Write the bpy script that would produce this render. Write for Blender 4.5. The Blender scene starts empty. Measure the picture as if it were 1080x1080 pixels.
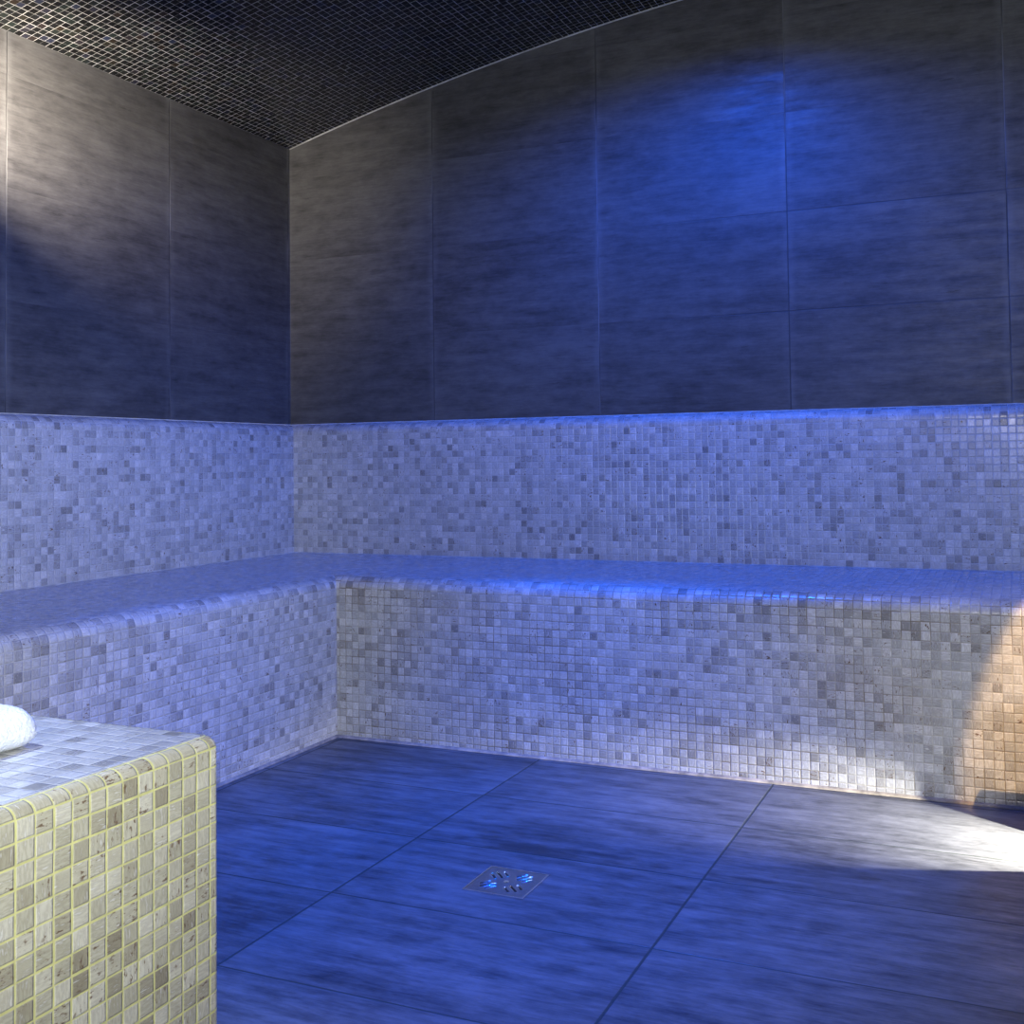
import bpy, bmesh, math, random
from mathutils import Vector, Matrix
random.seed(7)
S = bpy.context.scene
C = S.collection
PI = math.pi

# ------------------------------------------------------------------ key dimensions (metres)
SEAT = 0.45            # height of the tiled seats
TOPM = 0.9095          # top of the mosaic backrest
D1, D2 = 0.686, 0.663  # depth of the back and of the left seat
LEN = 5.14             # room width
DEP = -5.0             # room depth
P = 0.0210             # mosaic pitch
def vault(x): return 1.930 + 0.27*x - 0.0525*x*x

# ------------------------------------------------------------------ camera
f, cxp, cyp, yaw, pit, rol = 1147.55621, 573.96993, 445.58023, 0.40957, 0.03493, -0.01238
F = Vector((-math.sin(yaw)*math.cos(pit), math.cos(yaw)*math.cos(pit), math.sin(pit)))
R = Vector((math.cos(yaw), math.sin(yaw), 0)); U = R.cross(F)
R2 = R*math.cos(rol) + U*math.sin(rol); U2 = -R*math.sin(rol) + U*math.cos(rol)
cd = bpy.data.cameras.new('camera'); cam = bpy.data.objects.new('camera', cd); C.objects.link(cam)
M = Matrix((R2, U2, -F)).transposed().to_4x4(); M.translation = (2.4361, -3.28213, 0.7697)
cam.matrix_world = M
cd.sensor_width = 36; cd.lens = f/1080*36; cd.clip_start = .02
cd.shift_x = (540-cxp)/1080; cd.shift_y = (cyp-540)/1080
S.camera = cam

# ------------------------------------------------------------------ world and exposure
w = bpy.data.worlds.new('world'); S.world = w; w.use_nodes = True
w.node_tree.nodes['Background'].inputs[0].default_value = (.02, .025, .04, 1)
w.node_tree.nodes['Background'].inputs[1].default_value = 0.0
S.view_settings.view_transform = 'Standard'; S.view_settings.look = 'None'
S.view_settings.exposure = 0.0; S.view_settings.gamma = 1.0; S.view_settings.use_curve_mapping = False

# ------------------------------------------------------------------ lamps
def aim(o, tgt):
    d = Vector(tgt) - o.location
    o.rotation_euler = d.to_track_quat('-Z', 'Y').to_euler()
def spot(name, loc, tgt, power, col, deg, blend=.6, size=.03):
    l = bpy.data.lights.new(name, 'SPOT'); l.energy = power; l.color = col
    l.spot_size = math.radians(deg); l.spot_blend = blend; l.shadow_soft_size = size
    o = bpy.data.objects.new(name, l); C.objects.link(o); o.location = loc; aim(o, tgt); return o
def area(name, loc, tgt, power, col, sx, sy, spread=180):
    l = bpy.data.lights.new(name, 'AREA'); l.energy = power; l.color = col
    l.shape = 'RECTANGLE'; l.size = sx; l.size_y = sy; l.spread = math.radians(spread)
    o = bpy.data.objects.new(name, l); C.objects.link(o); o.location = loc; aim(o, tgt); return o
BLUE = (.0, .105, 1.0); WHITE = (1, .95, .9); WARM = (1, .80, .60); COOL = (.60, .74, 1.0)
DL = []                                  # where each ceiling downlight sits
def down(x, y, tgt, power, col, deg, blend=.6, size=.03, name='downlight_lamp'):
    z = vault(x) - .035
    DL.append((x, y, col)); return spot(name, (x, y, z), tgt, power, col, deg, blend, size)
down(1.62, -.74, (1.62, -.74, 0), 140, BLUE, 157, .65)     # blue, over the back seat
down(1.45, -1.38, (1.45, -1.36, 0), 540, BLUE, 56, .9)    # blue, over the floor
down(2.95, -2.1, (2.95, -1.7, 0), 50, (.95, .90, .95), 78, .35)    # white, over the right of the floor
down(1.15, -2.85, (1.15, -2.8, 0), 165, (.52, .66, 1), 50, .6)     # cool white, over the plinth
area('front_fill_low', (3.3, -4.85, .62), (1.2, -.6, .62), 42, (.55, .72, 1), .9, .8)  # soft fill added from the camera side
area('front_fill_high', (2.6, -4.85, 1.75), (1.2, 0, 1.6), 24, WHITE, .9, .3)  # second added fill, higher, for the upper back wall
spot('added_flood_lamp', (2.665, -.985, .20), (2.32, -.935, 0), 130, (1, .98, .92), 59, .85, .008)  # added just past the right edge to throw the hard white wedge
spot('amber_spot_lamp', (2.95, -1.6, 1.35), (2.665, -.686, .24), 160, (1, .62, .24), 25, .25, .01)
spot('warm_spot_lamp', (3.15, -3.75, .95), (1.58, -2.75, .10), 30, (1, .86, .42), 42, .6, .05)
spot('cool_boost_lamp', (3.15, -3.75, 1.08), (.66, -1.75, .50), 225, (.88, .95, 1), 34, 1.0, .05)  # added boost for the left bench, without a fixture of its own
spot('sconce_lamp', (.26, -1.50, 1.66), (0, -1.10, 1.74), 64, (1, .88, .74), 98, 1.0, .03)

# ------------------------------------------------------------------ material helpers
def new_mat(name):
    m = bpy.data.materials.new(name); m.use_nodes = True
    nt = m.node_tree; b = nt.nodes['Principled BSDF']; return m, nt, b
class G:
    """tiny node-graph builder"""
    def __init__(s, nt): s.nt = nt
    def _in(s, sock, v):
        if isinstance(v, bpy.types.NodeSocket): s.nt.links.new(v, sock)
        elif v is not None: sock.default_value = v
    def n(s, t, ins=(), out=0, **kw):
        nd = s.nt.nodes.new(t)
        for k, v in kw.items(): setattr(nd, k, v)
        for i, v in (ins.items() if isinstance(ins, dict) else enumerate(ins)): s._in(nd.inputs[i], v)
        return nd.outputs[out]
    def m(s, op, a, b=None, c=None, clamp=False):
        return s.n('ShaderNodeMath', (a, b, c), operation=op, use_clamp=clamp)
    def mix(s, fac, a, b, bt='MIX'):
        nd = s.nt.nodes.new('ShaderNodeMix'); nd.data_type = 'RGBA'; nd.blend_type = bt
        s._in(nd.inputs[0], fac); s._in(nd.inputs[6], a); s._in(nd.inputs[7], b); return nd.outputs[2]
    def ramp(s, fac, stops, interp='LINEAR'):
        nd = s.nt.nodes.new('ShaderNodeValToRGB'); s._in(nd.inputs[0], fac); cr = nd.color_ramp
        cr.interpolation = interp
        while len(cr.elements) < len(stops): cr.elements.new(.5)
        for e, (p, c) in zip(cr.elements, stops):
            e.position = p; e.color = (*c, 1) if len(c) == 3 else c
        return nd.outputs[0]
    def rng(s, v, a, b, c=0., d=1.):
        return s.n('ShaderNodeMapRange', (v, a, b, c, d), clamp=True)
    def smooth(s, v, a, b, c=0., d=1.):
        return s.n('ShaderNodeMapRange', (v, a, b, c, d), clamp=True, interpolation_type='SMOOTHSTEP')
    def xyz(s, v): 
        nd = s.nt.nodes.new('ShaderNodeSeparateXYZ'); s._in(nd.inputs[0], v); return nd.outputs
    def comb(s, x, y, z=0.): return s.n('ShaderNodeCombineXYZ', (x, y, z))
    def noise(s, vec, scale, detail=2, rough=.5, out=0, dims='3D'):
        return s.n('ShaderNodeTexNoise', {'Vector': vec, 'Scale': scale, 'Detail': detail, 'Roughness': rough}, out=out, noise_dimensions=dims)
    def white(s, vec, out=0): return s.n('ShaderNodeTexWhiteNoise', {'Vector': vec}, out=out, noise_dimensions='3D')

def mosaic(name, grout, palette, pitch=P, gap=.0017, streak=1.0, rough=(.12, .38), seed=0., tilt=.05, veins=0., dirt=None, gvar=None, bevel=.11):
    m, nt, b = new_mat(name); g = G(nt)
    uv = g.n('ShaderNodeUVMap')
    wob = g.noise(uv, 7.0, 1, out=1)
    wob = g.n('ShaderNodeVectorMath', (g.n('ShaderNodeVectorMath', (wob, (.5, .5, .5)), operation='SUBTRACT'), (.0022, .0022, 0)), operation='MULTIPLY')
    uvw = g.n('ShaderNodeVectorMath', (uv, wob), operation='ADD')
    u, v, _ = g.xyz(uvw)
    us = g.m('DIVIDE', u, pitch); vs = g.m('DIVIDE', v, pitch)
    iu = g.m('FLOOR', us); iv = g.m('FLOOR', vs)
    fu = g.m('SUBTRACT', us, iu); fv = g.m('SUBTRACT', vs, iv)
    cid = g.comb(iu, iv, seed)
    rnd = g.white(cid); rcol = g.white(g.comb(iu, iv, seed+11.3), 1)
    r1, r2, r3 = g.xyz(rcol)
    # each tile sits a hair off its cell centre
    ju = g.m('MULTIPLY', g.m('SUBTRACT', r1, .5), .05); jv = g.m('MULTIPLY', g.m('SUBTRACT', r2, .5), .05)
    du = g.m('ABSOLUTE', g.m('SUBTRACT', g.m('ADD', fu, ju), .5)); dv = g.m('ABSOLUTE', g.m('SUBTRACT', g.m('ADD', fv, jv), .5))
    dmax = g.m('SMOOTH_MAX', du, dv, .04)
    edge = .5 - gap/pitch/2
    tile = g.smooth(dmax, edge+.03, edge-.02)          # 1 on the tile, 0 in the joint
    bev = g.smooth(dmax, edge+.02, edge-bevel)
    # marbled body: soft streaks that run along u in some tiles and along v in others
    swap = g.m('GREATER_THAN', r3, .45)
    a = g.m('ADD', g.m('MULTIPLY', fu, g.m('SUBTRACT', 1., swap)), g.m('MULTIPLY', fv, swap))
    c = g.m('ADD', g.m('MULTIPLY', fv, g.m('SUBTRACT', 1., swap)), g.m('MULTIPLY', fu, swap))
    off = g.m('MULTIPLY', rnd, 91.7)
    sv = g.comb(g.m('MULTIPLY', a, 1.0), g.m('MULTIPLY', c, 4.2), off)
    st = g.noise(sv, 1.6, 3, .6)
    vein = g.noise(g.comb(g.m('MULTIPLY', a, 1.5), g.m('MULTIPLY', c, 3.2), g.m('ADD', off, 37.)), 1.5, 4, .65)
    base = g.ramp(rnd, palette)
    base = g.mix(g.m('MULTIPLY', g.smooth(st, .35, .65), .55*streak), base, g.mix(1., base, (.66, .63, .60, 1), 'MULTIPLY'))
    base = g.mix(g.m('MULTIPLY', g.smooth(st, .56, .74), .5*streak), base, (.80, .78, .73, 1))
    vm = g.m('MULTIPLY', g.smooth(vein, .59-.03*veins, .66), g.smooth(r1, .74-.22*veins, .82-.1*veins))
    base = g.mix(g.m('MULTIPLY', vm, .75*streak), base, (.15, .09, .05, 1))
    gn = g.noise(uv, 60, 3)
    gcol = g.mix(g.rng(gn, .3, .7), (*[x*.75 for x in grout], 1), (*grout, 1))
    if gvar:                                            # the grout is stained in patches
        pn = g.noise(uv, 5.5, 3, .6)
        gcol = g.mix(g.smooth(pn, .42, .60), gcol, (*gvar, 1))
    col = g.mix(tile, gcol, base)
    if dirt:                                            # broad, shapeless deposits on the tiling
        dn = g.noise(uv, 3.2, 4, .6)
        col = g.mix(g.m('MULTIPLY', g.smooth(dn, .45, .7), dirt[1]), col, (*dirt[0], 1), 'MULTIPLY')
    nt.links.new(col, b.inputs['Base Color'])
    rr = g.rng(g.m('ADD', g.m('MULTIPLY', r2, .6), g.m('MULTIPLY', st, .4)), 0, 1, rough[0], rough[1])
    nt.links.new(g.m('ADD', g.m('MULTIPLY', tile, rr), g.m('MULTIPLY', g.m('SUBTRACT', 1., tile), .8)), b.inputs['Roughness'])
    b.inputs['Specular IOR Level'].default_value = .5
    h = g.m('ADD', g.m('MULTIPLY', bev, 1.0), g.m('MULTIPLY', g.m('ADD', g.m('MULTIPLY', g.m('SUBTRACT', fu, .5), g.m('SUBTRACT', r1, .5)), g.m('MULTIPLY', g.m('SUBTRACT', fv, .5), g.m('SUBTRACT', r2, .5))), 1.6*tilt/.05*.2))
    h = g.m('ADD', h, g.m('MULTIPLY', g.noise(uv, 140, 2), .10))
    bp = g.n('ShaderNodeBump', {'Strength': .8, 'Distance': .0009, 'Height': h})
    nt.links.new(bp, b.inputs['Normal'])
    return m

def slab(name, dark, light, tu, tv, ou, ov, jw, jcol, halo=.0, rough=(.35, .6), colw=(1, 1, 1), contrast=1.0, seamcol=None, hj=(1., 0., .01)):
    """large stone-look tiles: fine streaks along u; tu x tv tiles with origin ou, ov (metres)"""
    m, nt, b = new_mat(name); g = G(nt)
    uv = g.n('ShaderNodeUVMap'); u, v, _ = g.xyz(uv)
    us = g.m('DIVIDE', g.m('SUBTRACT', u, ou), tu); vs = g.m('DIVIDE', g.m('SUBTRACT', v, ov), tv)
    iu = g.m('FLOOR', us); iv = g.m('FLOOR', vs)
    fu = g.m('SUBTRACT', us, iu); fv = g.m('SUBTRACT', vs, iv)
    eu = g.m('MULTIPLY', g.m('SUBTRACT', .5, g.m('ABSOLUTE', g.m('SUBTRACT', fu, .5))), tu)
    ev = g.m('MULTIPLY', g.m('SUBTRACT', .5, g.m('ABSOLUTE', g.m('SUBTRACT', fv, .5))), tv)
    ju = g.smooth(eu, jw*.75, jw*.3); jv = g.smooth(ev, jw*.62, jw*.2)
    r = g.white(g.comb(iu, iv, 3.1)); off = g.m('MULTIPLY', r, 40.)
    vec = g.comb(u, v, off)
    def st(su, sv, sc, d, ro): return g.noise(g.n('ShaderNodeVectorMath', (vec, (su, sv, 1)), operation='MULTIPLY'), sc, d, ro)
    a = st(5, 34, 1, 6, .68); c = st(26, 190, 1, 4, .7); d = st(2.2, 3.2, 1, 3, .55); e = st(14, 22, 1, 4, .7)
    val = g.m('ADD', g.m('ADD', g.m('MULTIPLY', a, .34), g.m('MULTIPLY', c, .20)), g.m('ADD', g.m('MULTIPLY', d, .22), g.m('MULTIPLY', e, .24)))
    val = g.m('ADD', g.m('MULTIPLY', g.m('SUBTRACT', val, .5), contrast), g.m('ADD', .5, g.m('MULTIPLY', g.m('SUBTRACT', r, .5), .05)))
    col = g.ramp(val, [(.38, dark), (.50, tuple((x+y)/2 for x, y in zip(dark, light))), (.62, light)])
    crack = g.m('MULTIPLY', g.smooth(st(9, 60, 1, 5, .75), .63, .72), .55)
    col = g.mix(crack, col, (*[x*.45 for x in dark], 1))
    if halo:
        hn = g.noise(g.n('ShaderNodeVectorMath', (uv, (30, 6, 1)), operation='MULTIPLY'), 1, 3)
        hl = g.m('MULTIPLY', g.smooth(eu, .028, .0), g.m('MULTIPLY', g.smooth(hn, .3, .7), halo))
        col = g.mix(hl, col, (.22, .22, .22, 1))
    jn = g.noise(g.n('ShaderNodeVectorMath', (uv, (1.3, 2.5, 1)), operation='MULTIPLY'), 1, 3)
    jc = g.ramp(g.smooth(jn, .46, .62), [(0, jcol), (1, seamcol or jcol)])
    if seamcol: jv = g.m('MULTIPLY', jv, g.m('MULTIPLY', g.smooth(jn, .60, .40, .15, .9), g.smooth(u, hj[1], hj[2], hj[0]*.25, hj[0])))
    j = g.m('MAXIMUM', ju, jv)
    col = g.mix(jv, g.mix(ju, col, jc), (*jcol, 1))
    nt.links.new(col, b.inputs['Base Color'])
    nt.links.new(g.m('ADD', g.rng(a, .3, .7, rough[1], rough[0]), g.m('MULTIPLY', j, .15)), b.inputs['Roughness'])
    b.inputs['Specular IOR Level'].default_value = .28
    h = g.m('ADD', g.m('MULTIPLY', g.m('SUBTRACT', 1., j), 1.2), g.m('MULTIPLY', val, 1.0))
    nt.links.new(g.n('ShaderNodeBump', {'Strength': .6, 'Distance': .0012, 'Height': h}), b.inputs['Normal'])
    return m

def plain(name, col, rough=.5, metal=0., noise=0., scale=60, bump=0., coat=0.):
    m, nt, b = new_mat(name); g = G(nt)
    tc = g.n('ShaderNodeTexCoord', out=3)
    n = g.noise(tc, scale, 4, .6)
    nt.links.new(g.mix(g.rng(n, .3, .7), (*[x*(1-noise) for x in col], 1), (*[min(1, x*(1+noise)) for x in col], 1)), b.inputs['Base Color'])
    b.inputs['Roughness'].default_value = rough; b.inputs['Metallic'].default_value = metal
    if bump: nt.links.new(g.n('ShaderNodeBump', {'Strength': .7, 'Distance': bump, 'Height': n}), b.inputs['Normal'])
    return m
def glow(name, col, strength):
    m, nt, b = new_mat(name); b.inputs['Base Color'].default_value = (.8, .8, .8, 1)
    b.inputs['Emission Color'].default_value = (*col, 1); b.inputs['Emission Strength'].default_value = strength; return m

PALE = [(0, (.29, .28, .265)), (.05, (.39, .38, .365)), (.2, (.46, .455, .445)), (.5, (.55, .545, .53)), (.90, (.63, .625, .61)), (1, (.72, .71, .69))]
SMOOTH = [(0, (.42, .415, .41)), (.2, (.50, .495, .49)), (.8, (.57, .565, .56)), (1, (.64, .635, .63))]
M_back = mosaic('mosaic_backrest', (.62, .62, .59), PALE, gap=.0011, seed=1, streak=1.5, veins=.25, gvar=(.46, .46, .44))
M_riser = mosaic('mosaic_riser', (.24, .19, .12), PALE, gap=.0014, seed=5, streak=1.5, veins=.35, gvar=(.46, .43, .36), dirt=((.86, .78, .70), .5))
M_riserL = mosaic('mosaic_riser_pale', (.62, .60, .55), PALE, gap=.0012, seed=8, streak=1.5, veins=.3, gvar=(.36, .33, .28))
M_seat = mosaic('mosaic_seat', (.44, .44, .43), SMOOTH, gap=.0012, seed=3)
M_plinth = mosaic('mosaic_plinth', (.72, .68, .27), [(0, (.32, .28, .19)), (.08, (.42, .38, .27)), (.3, (.50, .465, .34)), (.7, (.56, .52, .39)), (1, (.68, .64, .51))], gap=.0022, seed=13, streak=1.25, veins=1.0, bevel=.06)
M_plinth_top = mosaic('mosaic_plinth_top', (.54, .54, .52), PALE, gap=.0008, seed=17)
M_wall = slab('slate_wall', (.050, .048, .048), (.130, .127, .124), .6091, .30153, -.0095, 1.20991, .0030, (.055, .055, .055), halo=.30, seamcol=(.17, .17, .17), contrast=1.1, hj=(1., .5, 1.5))
M_wallL = slab('slate_wall_side', (.048, .046, .046), (.124, .121, .118), .606, .30153, -.014, 1.20991, .0030, (.055, .055, .055), halo=.30, seamcol=(.17, .17, .17), contrast=1.1, hj=(.35, -9., -8.))
M_floor = slab('slate_floor', (.032, .032, .032), (.145, .145, .142), .6011, .30382, 1.28782, -1.31874, .0042, (.035, .04, .03), rough=(.28, .5), contrast=1.25)
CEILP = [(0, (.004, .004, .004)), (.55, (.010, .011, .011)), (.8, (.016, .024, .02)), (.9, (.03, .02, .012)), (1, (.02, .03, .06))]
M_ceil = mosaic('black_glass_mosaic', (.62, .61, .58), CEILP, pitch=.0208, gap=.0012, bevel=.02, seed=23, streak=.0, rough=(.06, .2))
M_bead = plain('silicone', (.22, .185, .13), .6, noise=.55, scale=30, bump=.002)
M_joint = plain('pale_grout', (.50, .49, .45), .7, noise=.3, scale=25)
M_steel = plain('brushed_steel', (.42, .40, .37), .32, 1.0, .12, 90)
M_rim = plain('polished_steel', (.85, .85, .85), .12, 1.0, .05)
M_dark = plain('drain_water', (.006, .007, .008), .15)
M_towel = plain('white_terry', (.80, .81, .82), .95, noise=.06, scale=260, bump=.004)
M_lamp = plain('dark_lamp_metal', (.02, .024, .04), .4, .3, .2)
M_plain = plain('plain_slate', (.12, .12, .12), .55, noise=.2, scale=4)

# ------------------------------------------------------------------ mesh helpers
def obj(name, bm, mat, parent=None, smooth=False):
    me = bpy.data.meshes.new(name); bm.normal_update(); bm.to_mesh(me); bm.free()
    if smooth:
        for p in me.polygons: p.use_smooth = True
    me.materials.append(mat)
    o = bpy.data.objects.new(name, me); C.objects.link(o)
    if parent: o.parent = parent
    return o
def tag(o, label, cat, group=None):
    o['label'] = label; o['category'] = cat
    if group: o['group'] = group
    return o
def thing(name, label, cat, loc=(0, 0, 0), group=None):
    o = bpy.data.objects.new(name, None); C.objects.link(o); o.location = loc; o.empty_display_size = .1
    return tag(o, label, cat, group)
def struct(o): o['kind'] = 'structure'; return o
def quad(bm, co, uvs, uvl):
    fc = bm.faces.new([bm.verts.new(c) for c in co])
    for l, q in zip(fc.loops, uvs): l[uvl].uv = q
    return fc
def uvmap(bm, fn):
    """assign uv = fn(face normal, point) to every loop"""
    bm.normal_update(); uvl = bm.loops.layers.uv.verify()
    for fc in bm.faces:
        for l in fc.loops: l[uvl].uv = fn(fc.normal, l.vert.co)
def boxuv(n, p):
    a = [abs(t) for t in n]
    if a[2] >= max(a[:2]): return (p.x, p.y)
    if a[1] >= a[0]: return (p.x, p.z)
    return (p.y, p.z)
def box(bm, a, b):
    v = [bm.verts.new((x, y, z)) for x in (a[0], b[0]) for y in (a[1], b[1]) for z in (a[2], b[2])]
    for q in ((0, 1, 3, 2), (4, 6, 7, 5), (0, 4, 5, 1), (2, 3, 7, 6), (0, 2, 6, 4), (1, 5, 7, 3)):
        bm.faces.new([v[i] for i in q])
def strip(name, path, prof, mat, parent=None, closed=False, u0=0., v0=0., smooth=True, capends=True):
    """sweep prof [(offset to the left of travel, z)] along a flat polyline with mitred corners; uv in metres"""
    bm = bmesh.new(); uvl = bm.loops.layers.uv.verify(); n = len(path); P2 = [Vector(p) for p in path]
    rings = []; us = [u0]
    for i in range(1, n + (1 if closed else 0)): us.append(us[-1] + (P2[i % n]-P2[i-1]).length)
    for i in range(n):
        dp = (P2[i]-P2[i-1]).normalized() if (i > 0 or closed) else None
        dn = (P2[(i+1) % n]-P2[i]).normalized() if (i < n-1 or closed) else None
        if dp is None: dp = dn
        if dn is None: dn = dp
        nl = lambda d: Vector((-d.y, d.x))
        mm = nl(dp)+nl(dn); mm = mm / (mm.dot(nl(dp)) or 1)
        rings.append([bm.verts.new((P2[i].x+mm.x*o, P2[i].y+mm.y*o, z)) for o, z in prof])
    vs = [v0]
    for k in range(1, len(prof)): vs.append(vs[-1] + math.dist(prof[k], prof[k-1]))
    for i in range(n if closed else n-1):
        A, B = rings[i], rings[(i+1) % n]
        for k in range(len(prof)-1):
            fc = bm.faces.new((A[k], B[k], B[k+1], A[k+1]))
            for l, q in zip(fc.loops, ((us[i], vs[k]), (us[i+1], vs[k]), (us[i+1], vs[k+1]), (us[i], vs[k+1]))): l[uvl].uv = q
    bm.normal_update()
    return obj(name, bm, mat, parent, smooth)

# ------------------------------------------------------------------ the room
bm = bmesh.new(); box(bm, (-.15, DEP-.15, -.1), (LEN+.15, .15, 0)); uvmap(bm, boxuv)
struct(obj('floor', bm, M_floor))
def arch_wall(name, y0, y1, mat):
    bm = bmesh.new(); N = 40
    top = [(LEN*i/N, vault(LEN*i/N)) for i in range(N+1)]
    ring = [(0, 0)] + top + [(LEN, 0)]
    A = [bm.verts.new((x, y0, z)) for x, z in ring]; B = [bm.verts.new((x, y1, z)) for x, z in ring]
    bm.faces.new(A); bm.faces.new(B[::-1]); n = len(ring)
    for i in range(n): bm.faces.new((A[i], B[i], B[(i+1) % n], A[(i+1) % n]))
    bmesh.ops.recalc_face_normals(bm, faces=bm.faces); uvmap(bm, boxuv)
    return struct(obj(name, bm, mat))
arch_wall('wall_back', 0, .12, M_wall)
for nm, x0, x1, mt in (('wall_left', -.12, 0, M_wallL), ('wall_right', LEN, LEN+.12, M_plain)):
    bm = bmesh.new(); box(bm, (x0, DEP, 0), (x1, 0, vault(0))); uvmap(bm, boxuv); struct(obj(nm, bm, mt))
# front wall, behind the camera; its door and transom panes are added fill
arch_wall('wall_front', DEP-.12, DEP, M_plain)
bm = bmesh.new(); box(bm, (2.85, DEP+.002, .02), (3.75, DEP+.012, 1.45)); d1 = struct(obj('fill_pane_1', bm, glow('fill_pane_cool', COOL, .6)))
bm = bmesh.new(); box(bm, (2.15, DEP+.002, 1.6), (3.75, DEP+.012, 1.92)); struct(obj('fill_pane_2', bm, glow('fill_pane_white', WHITE, .6)))
# barrel-vaulted ceiling
bm = bmesh.new(); uvl = bm.loops.layers.uv.verify(); N = 96; s = 0; prev = None
lo = []
for i in range(N+1):
    x = LEN*i/N; z = vault(x)
    if prev: s += math.dist(prev, (x, z))
    prev = (x, z); lo.append((x, z, s))
V = [[bm.verts.new((x, y, z+dz)) for (x, z, s) in lo] for y, dz in ((0, 0), (DEP, 0), (DEP, .1), (0, .1))]
for a in range(4):
    A, B = V[a], V[(a+1) % 4]
    for i in range(N):
        fc = bm.faces.new((A[i], A[i+1], B[i+1], B[i]))
        for l in fc.loops:
            k = i if l.vert in (A[i], B[i]) else i+1
            l[uvl].uv = (lo[k][2], l.vert.co.y)
for i in (0, N): bm.faces.new([V[a][i] for a in range(4)])
bmesh.ops.recalc_face_normals(bm, faces=bm.faces)
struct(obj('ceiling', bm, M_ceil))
# pale grout bead where the walls meet the vault, and up the corner
def bead(name, pts, r, mat, n=6):
    bm = bmesh.new(); rings = []; P3 = [Vector(p) for p in pts]
    for i, p in enumerate(P3):
        d = (P3[min(i+1, len(P3)-1)]-P3[max(i-1, 0)]).normalized()
        a = d.cross(Vector((0, 0, 1)) if abs(d.z) < .9 else Vector((1, 0, 0))).normalized(); c = d.cross(a)
        rings.append([bm.verts.new(p + (a*math.cos(2*PI*k/n)+c*math.sin(2*PI*k/n))*r) for k in range(n)])
    for A, B in zip(rings, rings[1:]):
        for k in range(n): bm.faces.new((A[k], A[(k+1) % n], B[(k+1) % n], B[k]))
    bm.faces.new(rings[0][::-1]); bm.faces.new(rings[-1])
    return obj(name, bm, mat, None, True)
struct(bead('trim_1', [(LEN*i/60, 0, vault(LEN*i/60)) for i in range(61)], .0036, M_joint))
struct(bead('trim_2', [(0, -5*i/20, vault(0)) for i in range(21)], .0008, M_plain))
struct(bead('trim_3', [(0, 0, TOPM+.3*i) for i in range(4)] + [(0, 0, vault(0))], .0009, M_plain))

# ------------------------------------------------------------------ L-shaped tiled bench
bench = thing('tiled_bench', 'L-shaped built-in bench with backrest covered in pale marbled mosaic along both walls', 'bench', (D2, -D1, 0))
def rel(o): o.matrix_parent_inverse = bench.matrix_world.inverted(); o.location = (-D2, D1, 0); return o
bench_children = []
def arc(cx, cz, r, a0, a1, n=10, rz=None):
    rz = rz or r
    return [(cx+r*math.cos(a0+(a1-a0)*i/n), cz+rz*math.sin(a0+(a1-a0)*i/n)) for i in range(n+1)]
RN = .036
nose = [(0, 0.0), (0, SEAT-RN)] + arc(RN, SEAT-RN, RN, PI, PI/2, 12)[1:]     # (distance behind the face, z)
seat_prof = [(RN, SEAT), (.70, SEAT)]
FR = DEP+.002
# faces are swept with the room on the right-hand side of travel; offsets go left = into the bench
cornerpt = (D2, -D1)
def leg(name, prof, mat, side, face_at, u0=0, v0=0, smooth=True):
    """one straight run whose inner end is cut on the 45 degree mitre of the corner"""
    bm = bmesh.new(); uvl = bm.loops.layers.uv.verify(); vs = [v0]
    for k in range(1, len(prof)): vs.append(vs[-1] + math.dist(prof[k], prof[k-1]))
    A = []; B = []
    for (o, z) in prof:
        if side == 'back':   A.append(((face_at[0]-o), face_at[1]+o, z)); B.append((LEN-.002, face_at[1]+o, z))
        else:                A.append((face_at[0]-o, FR, z)); B.append((face_at[0]-o, face_at[1]+o, z))
    va = [bm.verts.new(p) for p in A]; vb = [bm.verts.new(p) for p in B]
    for k in range(len(prof)-1):
        fc = bm.faces.new((va[k], vb[k], vb[k+1], va[k+1]))
        for l in fc.loops:
            kk = k if l.vert in (va[k], vb[k]) else k+1
            l[uvl].uv = ((l.vert.co.x if side == 'back' else l.vert.co.y)+u0, vs[kk])
    bm.normal_update()
    return rel(obj(name, bm, mat, bench, smooth))
vtop = -(SEAT-RN+RN*PI/2)
leg('riser', nose, M_riser, 'back', cornerpt, v0=.003)
leg('riser', nose, M_riserL, 'left', cornerpt, v0=.003)
# flat seat, L-shaped, one sheet
bm = bmesh.new(); Q = .045
pts = [(.0016, -.0016), (LEN-.002, -.0016), (LEN-.002, -D1+RN), (D2-RN, -D1+RN), (D2-RN, FR), (.0016, FR)]
va = [bm.verts.new((x, y, SEAT)) for x, y in pts]; bm.faces.new((va[0], va[5], va[4], va[3])); bm.faces.new((va[0], va[3], va[2], va[1]))
uvmap(bm, boxuv); rel(obj('seat', bm, M_seat, bench))
# backrests: protruding mosaic panels with a cap that rolls back to the wall
cap = [(0, SEAT), (0, TOPM-.034)] + arc(Q-.0016, TOPM-.034, Q-.0016, PI, PI/2, 10, .034)[1:]
leg('backrest', cap, M_back, 'back', (Q, -Q), v0=.0)
leg('backrest', cap, M_back, 'left', (Q, -Q), v0=.0, u0=.31)
# silicone lines
def line(name, prof, mat, face): 
    path = [(face[0], FR), (face[0], face[1]), (LEN-.002, face[1])]
    return rel(strip(name, path, prof, mat, bench))
line('silicone_bead', [(-.006, .0005), (-.005, .003), (-.0015, .0065), (.0, .0075)], M_bead, cornerpt)
line('silicone_bead', [(-.004, SEAT+.0003), (-.001, SEAT+.0025), (.0, SEAT+.003)], M_joint, (Q, -Q))
line('silicone_bead', [(-.0035, TOPM), (-.0025, TOPM+.002), (-.0017, TOPM+.003)], M_joint, (0.0, 0.0))

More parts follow.
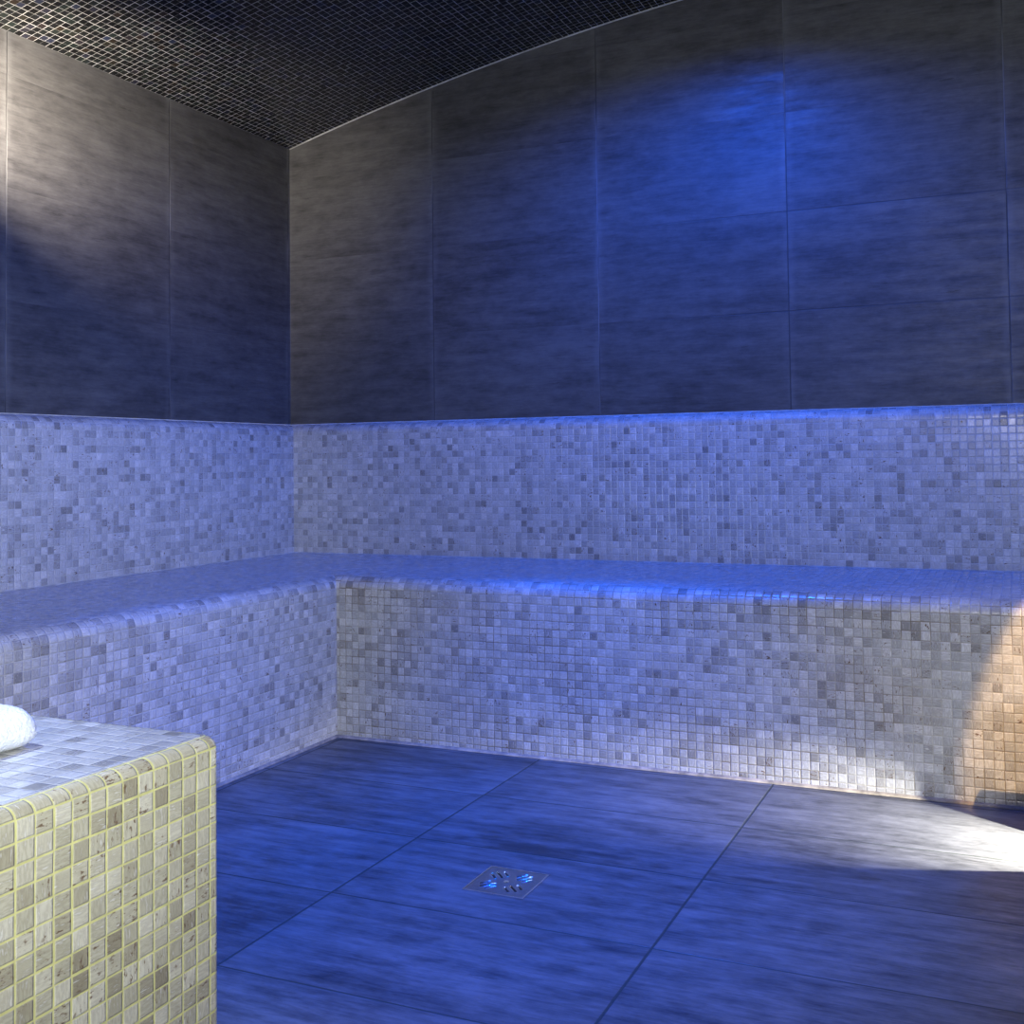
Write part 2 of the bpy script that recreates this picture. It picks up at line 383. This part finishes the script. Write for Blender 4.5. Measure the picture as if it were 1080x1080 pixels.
# ------------------------------------------------------------------ tiled plinth in the foreground
px0, px1, py0, py1 = .88, 1.5885, -4.1, -2.276
PH = .463; RE = .019                         # plinth height and roll of its end
pl = thing('tiled_plinth', 'freestanding cream mosaic plinth with yellowish grout and rounded top edge, in the near left foreground', 'plinth', (1.2, -3.1, 0))
def rrect(x0, y0, x1, y1, r, n=6):
    pts = []
    for cx, cy, a in ((x1-r, y1-r, 0), (x0+r, y1-r, PI/2), (x0+r, y0+r, PI), (x1-r, y0+r, 1.5*PI)):
        for i in range(n+1): pts.append((cx+r*math.cos(a+PI/2*i/n), cy+r*math.sin(a+PI/2*i/n)))
    return pts
def relp(o): o.location = (-1.2, 3.1, 0); return o
RC = .009
prof = [(0, 0), (0, PH-RE)] + arc(RE, PH-RE, RE, PI, PI/2, 8)[1:]
KX = .36                                     # the long edges are rolled tighter than the end
bm = bmesh.new(); uvl = bm.loops.layers.uv.verify(); rings = []
def pring(o): return rrect(px0+o*KX, py0+o, px1-o*KX, py1-o, RC)
base = pring(0); us = [.006]
for i in range(1, len(base)+1): us.append(us[-1] + math.dist(base[i % len(base)], base[i-1]))
un = us[-1]-(base[0][1]+2.293); sh = (un*.966) % P
vs = [P*25-.426]
for k in range(1, len(prof)): vs.append(vs[-1] + math.dist(prof[k], prof[k-1]))
# keep the outer face plumb: lower the start of the roll on the long sides with it
for o_, z in prof: rings.append([bm.verts.new((x, y, z)) for x, y in pring(o_)])
n = len(base)
for k in range(len(prof)-1):
    for i in range(n):
        fc = bm.faces.new((rings[k][i], rings[k][(i+1) % n], rings[k+1][(i+1) % n], rings[k+1][i]))
        for l, q in zip(fc.loops, ((us[i], vs[k]), (us[i+1], vs[k]), (us[i+1], vs[k+1]), (us[i], vs[k+1]))): l[uvl].uv = (q[0]*.966-sh, q[1])
bm.normal_update(); relp(obj('riser', bm, M_plinth, pl, True))
bm = bmesh.new(); bm.faces.new([bm.verts.new((x, y, PH)) for x, y in pring(RE)])
uvmap(bm, boxuv); relp(obj('tiled_top', bm, M_plinth_top, pl))

# ------------------------------------------------------------------ towel on the plinth
def towel():
    bm = bmesh.new(); H = .046; h = H/2
    sec = []                                     # U-folded cross-section in x-z, fold on the right
    X0, X1 = -.145, .145
    for i in range(13):
        a = -PI/2 + PI*i/12; sec.append((X1-h+h*math.cos(a), h+h*math.sin(a)))
    sec += [(X1-h-.05*k, H+.0015*math.sin(k*1.7)) for k in range(1, 5)]
    q = h/2*.96
    for i in range(9):
        a = PI/2 + PI*i/8; sec.append((X0+q+q*math.cos(a), H-q+q*math.sin(a)))
    sec += [(X0+.05, h+.0008), (X1-h-.02, h+.0006), (X1-h-.012, h), (X1-h-.02, h-.0006), (X0+.05, h-.0008)]
    for i in range(9):
        a = PI/2 + PI*i/8; sec.append((X0+q+q*math.cos(a), q+q*math.sin(a)))
    sec += [(X1-h-.05*k, .0) for k in range(4, 0, -1)]
    W = .21; rings = []; ys = []; N = 34
    for i in range(N+1):
        t = i/N; y = -W/2 + W*t
        ed = min(t, 1-t)*W; k = min(1, ed/.026); shr = math.sqrt(max(0, 1-(1-k)**2))
        ring = []
        for (x, z) in sec:
            zz = h + (z-h)*(.30+.70*shr); xx = x*(1-.085*(1-shr))
            zz = zz - (h-h*(.30+.70*shr))*.55
            zz += .0012*math.sin(y*60+x*33)
            ring.append(bm.verts.new((xx, y, max(zz, .0))))
        rings.append(ring)
    n = len(sec)
    for A, B in zip(rings, rings[1:]):
        for k in range(n): bm.faces.new((A[k], A[(k+1) % n], B[(k+1) % n], B[k]))
    bm.faces.new(rings[0]); bm.faces.new(rings[-1][::-1])
    bmesh.ops.recalc_face_normals(bm, faces=bm.faces)
    return obj('folded_towel', bm, M_towel, None, True)
tw = towel(); tw.location = (1.307, -2.506, PH+.0006); tw.rotation_euler = (0, 0, math.radians(2))
tag(tw, 'folded white terry towel lying on top of the mosaic plinth at the left edge', 'towel')

# ------------------------------------------------------------------ floor drain
dr = thing('floor_drain', 'small square stainless floor drain with slotted grate set in the blue-lit floor', 'drain', (1.5612, -1.4664, 0))
HS = .0585
bm = bmesh.new()
for a, b in (((-HS-.0015, -HS-.0015), (HS+.0015, -HS+.001)), ((-HS-.0015, HS-.001), (HS+.0015, HS+.0015)), ((-HS-.0015, -HS+.001), (-HS+.001, HS-.001)), ((HS-.001, -HS+.001), (HS+.0015, HS-.001))):
    box(bm, (*a, 0), (*b, .0026))
obj('frame', bm, M_rim, dr)
bm = bmesh.new(); box(bm, (-HS, -HS, .0002), (HS, HS, .0005)); obj('sump', bm, M_dark, dr)
bm = bmesh.new(); box(bm, (-HS+.0015, -HS+.0015, .0006), (HS-.0015, HS-.0015, .0022)); plate = obj('grate', bm, M_steel, dr)
slots = []
for sx, sy in ((-1, -1), (1, 1), (-1, 1), (1, -1)):
    d = Vector((sx, sy)).normalized(); nrm = Vector((-d.y, d.x))
    for j, ln in ((-1, .023), (0, .033), (1, .023)):
        slots.append((d*.0355 + nrm*.0125*j, d, ln, .0062))
slots.append((Vector((0, 0)), Vector((1, .0)), .004, .012))
def slot_outline(c, d, ln, wd, n=5):
    nr = Vector((-d.y, d.x)); r = wd/2; out = []
    for s_, a0 in ((1, -PI/2), (-1, PI/2)):
        for i in range(n+1):
            a = a0+PI*i/n; out.append(c + d*(s_*(ln/2-r if ln > wd else 0)) + (d*math.cos(a)+nr*math.sin(a))*r)
    return out
bm = bmesh.new()
for c, d, ln, wd in slots[:12]:
    o_ = slot_outline(c, d, ln, wd)
    A = [bm.verts.new((p.x, p.y, -.01)) for p in o_]; B = [bm.verts.new((p.x, p.y, .01)) for p in o_]
    bm.faces.new(A[::-1]); bm.faces.new(B)
    for k in range(len(A)): bm.faces.new((A[k], A[(k+1) % len(A)], B[(k+1) % len(A)], B[k]))
bmesh.ops.recalc_face_normals(bm, faces=bm.faces)
cut = obj('cutter', bm, M_dark)
cut.location = dr.location
md = plate.modifiers.new('slots', 'BOOLEAN'); md.operation = 'DIFFERENCE'; md.object = cut; md.solver = 'EXACT'
bpy.context.view_layer.update()
me = bpy.data.meshes.new_from_object(plate.evaluated_get(bpy.context.evaluated_depsgraph_get()))
plate.modifiers.clear(); plate.data = me; bpy.data.objects.remove(cut)
# pressed lip along each slot
bm = bmesh.new()
for c, d, ln, wd in slots[:12]:
    o_ = slot_outline(c, d, ln+.001, wd+.001); i_ = slot_outline(c, d, ln-.0006, wd-.0006)
    A = [bm.verts.new((p.x, p.y, .0022)) for p in o_]; B = [bm.verts.new((p.x, p.y, .0031)) for p in i_]; D_ = [bm.verts.new((p.x, p.y, .0012)) for p in i_]
    for k in range(len(A)):
        k2 = (k+1) % len(A); bm.faces.new((A[k], A[k2], B[k2], B[k])); bm.faces.new((B[k], B[k2], D_[k2], D_[k]))
obj('slot_lip', bm, M_rim, dr, True)
bm = bmesh.new(); bmesh.ops.create_cone(bm, cap_ends=True, segments=16, radius1=.005, radius2=.0045, depth=.0012); o = obj('screw', bm, M_rim, dr); o.location = (0, 0, .0028)

# ------------------------------------------------------------------ added lamp box past the right edge, its sides shape the white wedge
fl = thing('added_floodlight', 'added low dark lamp box on the floor past the right edge, shaping a white wedge', 'added_floodlight', (2.60, -.97, 0))
bm = bmesh.new(); w0 = .006
def wallq(a, b, z0, z1):
    d = (Vector(b)-Vector(a)).normalized(); n_ = Vector((-d.y, d.x))*w0
    c = [Vector(a), Vector(b), Vector(b)+n_, Vector(a)+n_]
    A = [bm.verts.new((p.x-2.60, p.y+.97, z0)) for p in c]; B = [bm.verts.new((p.x-2.60, p.y+.97, z1)) for p in c]
    bm.faces.new(A[::-1]); bm.faces.new(B)
    for k in range(4): bm.faces.new((A[k], A[(k+1) % 4], B[(k+1) % 4], B[k]))
wallq((2.437, -.834), (2.70, -.834), .0, .24); wallq((2.70, -1.066), (2.437, -1.062), .0, .24); wallq((2.70, -.834), (2.70, -1.066), .0, .24)
box(bm, (-.163, -.096, .234), (.106, .136, .24))
obj('housing', bm, M_lamp, fl)
bm = bmesh.new(); bmesh.ops.create_uvsphere(bm, u_segments=16, v_segments=10, radius=.005); o = obj('bulb', bm, glow('added_flood_bulb', (1, .97, .9), 40), fl, True); o.location = (.085, -.015, .20)

# ------------------------------------------------------------------ ceiling downlights (the lamps of the room)
for (x, y, col) in DL:
    n = 'blue' if col == BLUE else 'white'
    place = 'over the back seat' if y > -1 else ('over the blue floor' if col == BLUE else ('above the right of the floor' if x > 2 else 'above the mosaic plinth'))
    t = thing('downlight', f'round recessed {"warm" if col == WARM else n} ceiling downlight {place}', 'ceiling light', (x, y, vault(x)), 'ceiling downlights')
    bm = bmesh.new(); n1 = 28
    prof = [(.030, -.002), (.033, -.007), (.042, -.007), (.046, .001)]
    rg = [[bm.verts.new((r*math.cos(2*PI*k/n1), r*math.sin(2*PI*k/n1), z)) for k in range(n1)] for r, z in prof]
    for A, B in zip(rg, rg[1:]):
        for k in range(n1): bm.faces.new((A[k], A[(k+1) % n1], B[(k+1) % n1], B[k]))
    obj('ring', bm, M_steel, t, True)
    bm = bmesh.new(); bmesh.ops.create_circle(bm, cap_ends=True, segments=28, radius=.031); o = obj('lens', bm, glow('lens_'+n, col, 6), t); o.location = (0, 0, -.003)

# ------------------------------------------------------------------ other lamps of the room, out of the picture
sc = thing('wall_sconce', 'small steel wall sconce high on the dark slate left wall', 'wall lamp', (.002, -1.52, 1.64))
bm = bmesh.new(); box(bm, (0, -.04, -.06), (.012, .04, .06)); obj('back_plate', bm, M_steel, sc)
bm = bmesh.new(); rg = []
for z, r in ((-.07, .030), (-.06, .036), (.06, .036), (.07, .030)): rg.append([bm.verts.new((.055+r*math.cos(2*PI*k/20), r*math.sin(2*PI*k/20), z)) for k in range(20)])
for A, B in zip(rg, rg[1:]):
    for k in range(20): bm.faces.new((A[k], A[(k+1) % 20], B[(k+1) % 20], B[k]))
bm.faces.new(rg[0][::-1]); bm.faces.new(rg[-1]); obj('lamp_shade', bm, glow('sconce_glass', WARM, 4), sc)
def spot_fixture(label, loc, tgt, col):
    t = thing('spotlight', label, 'spotlight', (loc[0], loc[1], 0)); d = (Vector(tgt)-Vector(loc)).normalized()
    q = d.to_track_quat('Z', 'Y')
    bm = bmesh.new(); rg = []
    for z, r in ((-.10, .022), (-.09, .030), (-.012, .034), (-.012, .030)): rg.append([bm.verts.new(q @ Vector((r*math.cos(2*PI*k/20), r*math.sin(2*PI*k/20), z-.01))) for k in range(20)])
    for A, B in zip(rg, rg[1:]):
        for k in range(20): bm.faces.new((A[k], A[(k+1) % 20], B[(k+1) % 20], B[k]))
    bm.faces.new(rg[0][::-1]); bm.faces.new(rg[-1]); o = obj('lamp_head', bm, M_lamp, t); o.location = (0, 0, loc[2])
    b_ = q @ Vector((0, 0, -.06))
    bm = bmesh.new(); bmesh.ops.create_cone(bm, cap_ends=True, segments=14, radius1=.009, radius2=.009, depth=loc[2]-.03); o = obj('post', bm, M_lamp, t); o.location = (b_.x, b_.y, loc[2]/2)
    bm = bmesh.new(); bmesh.ops.create_cone(bm, cap_ends=True, segments=24, radius1=.09, radius2=.07, depth=.02); o = obj('base', bm, M_lamp, t); o.location = (b_.x, b_.y, .01)
spot_fixture('dark spotlight on a taller post, amber, standing in front of the long bench', (2.95, -1.6, 1.35), (2.60, -.686, .22), WARM)
spot_fixture('dark spotlight on a post, warm white, standing nearest the added glowing door pane', (3.15, -3.75, .95), (1.55, -2.75, .15), WARM)
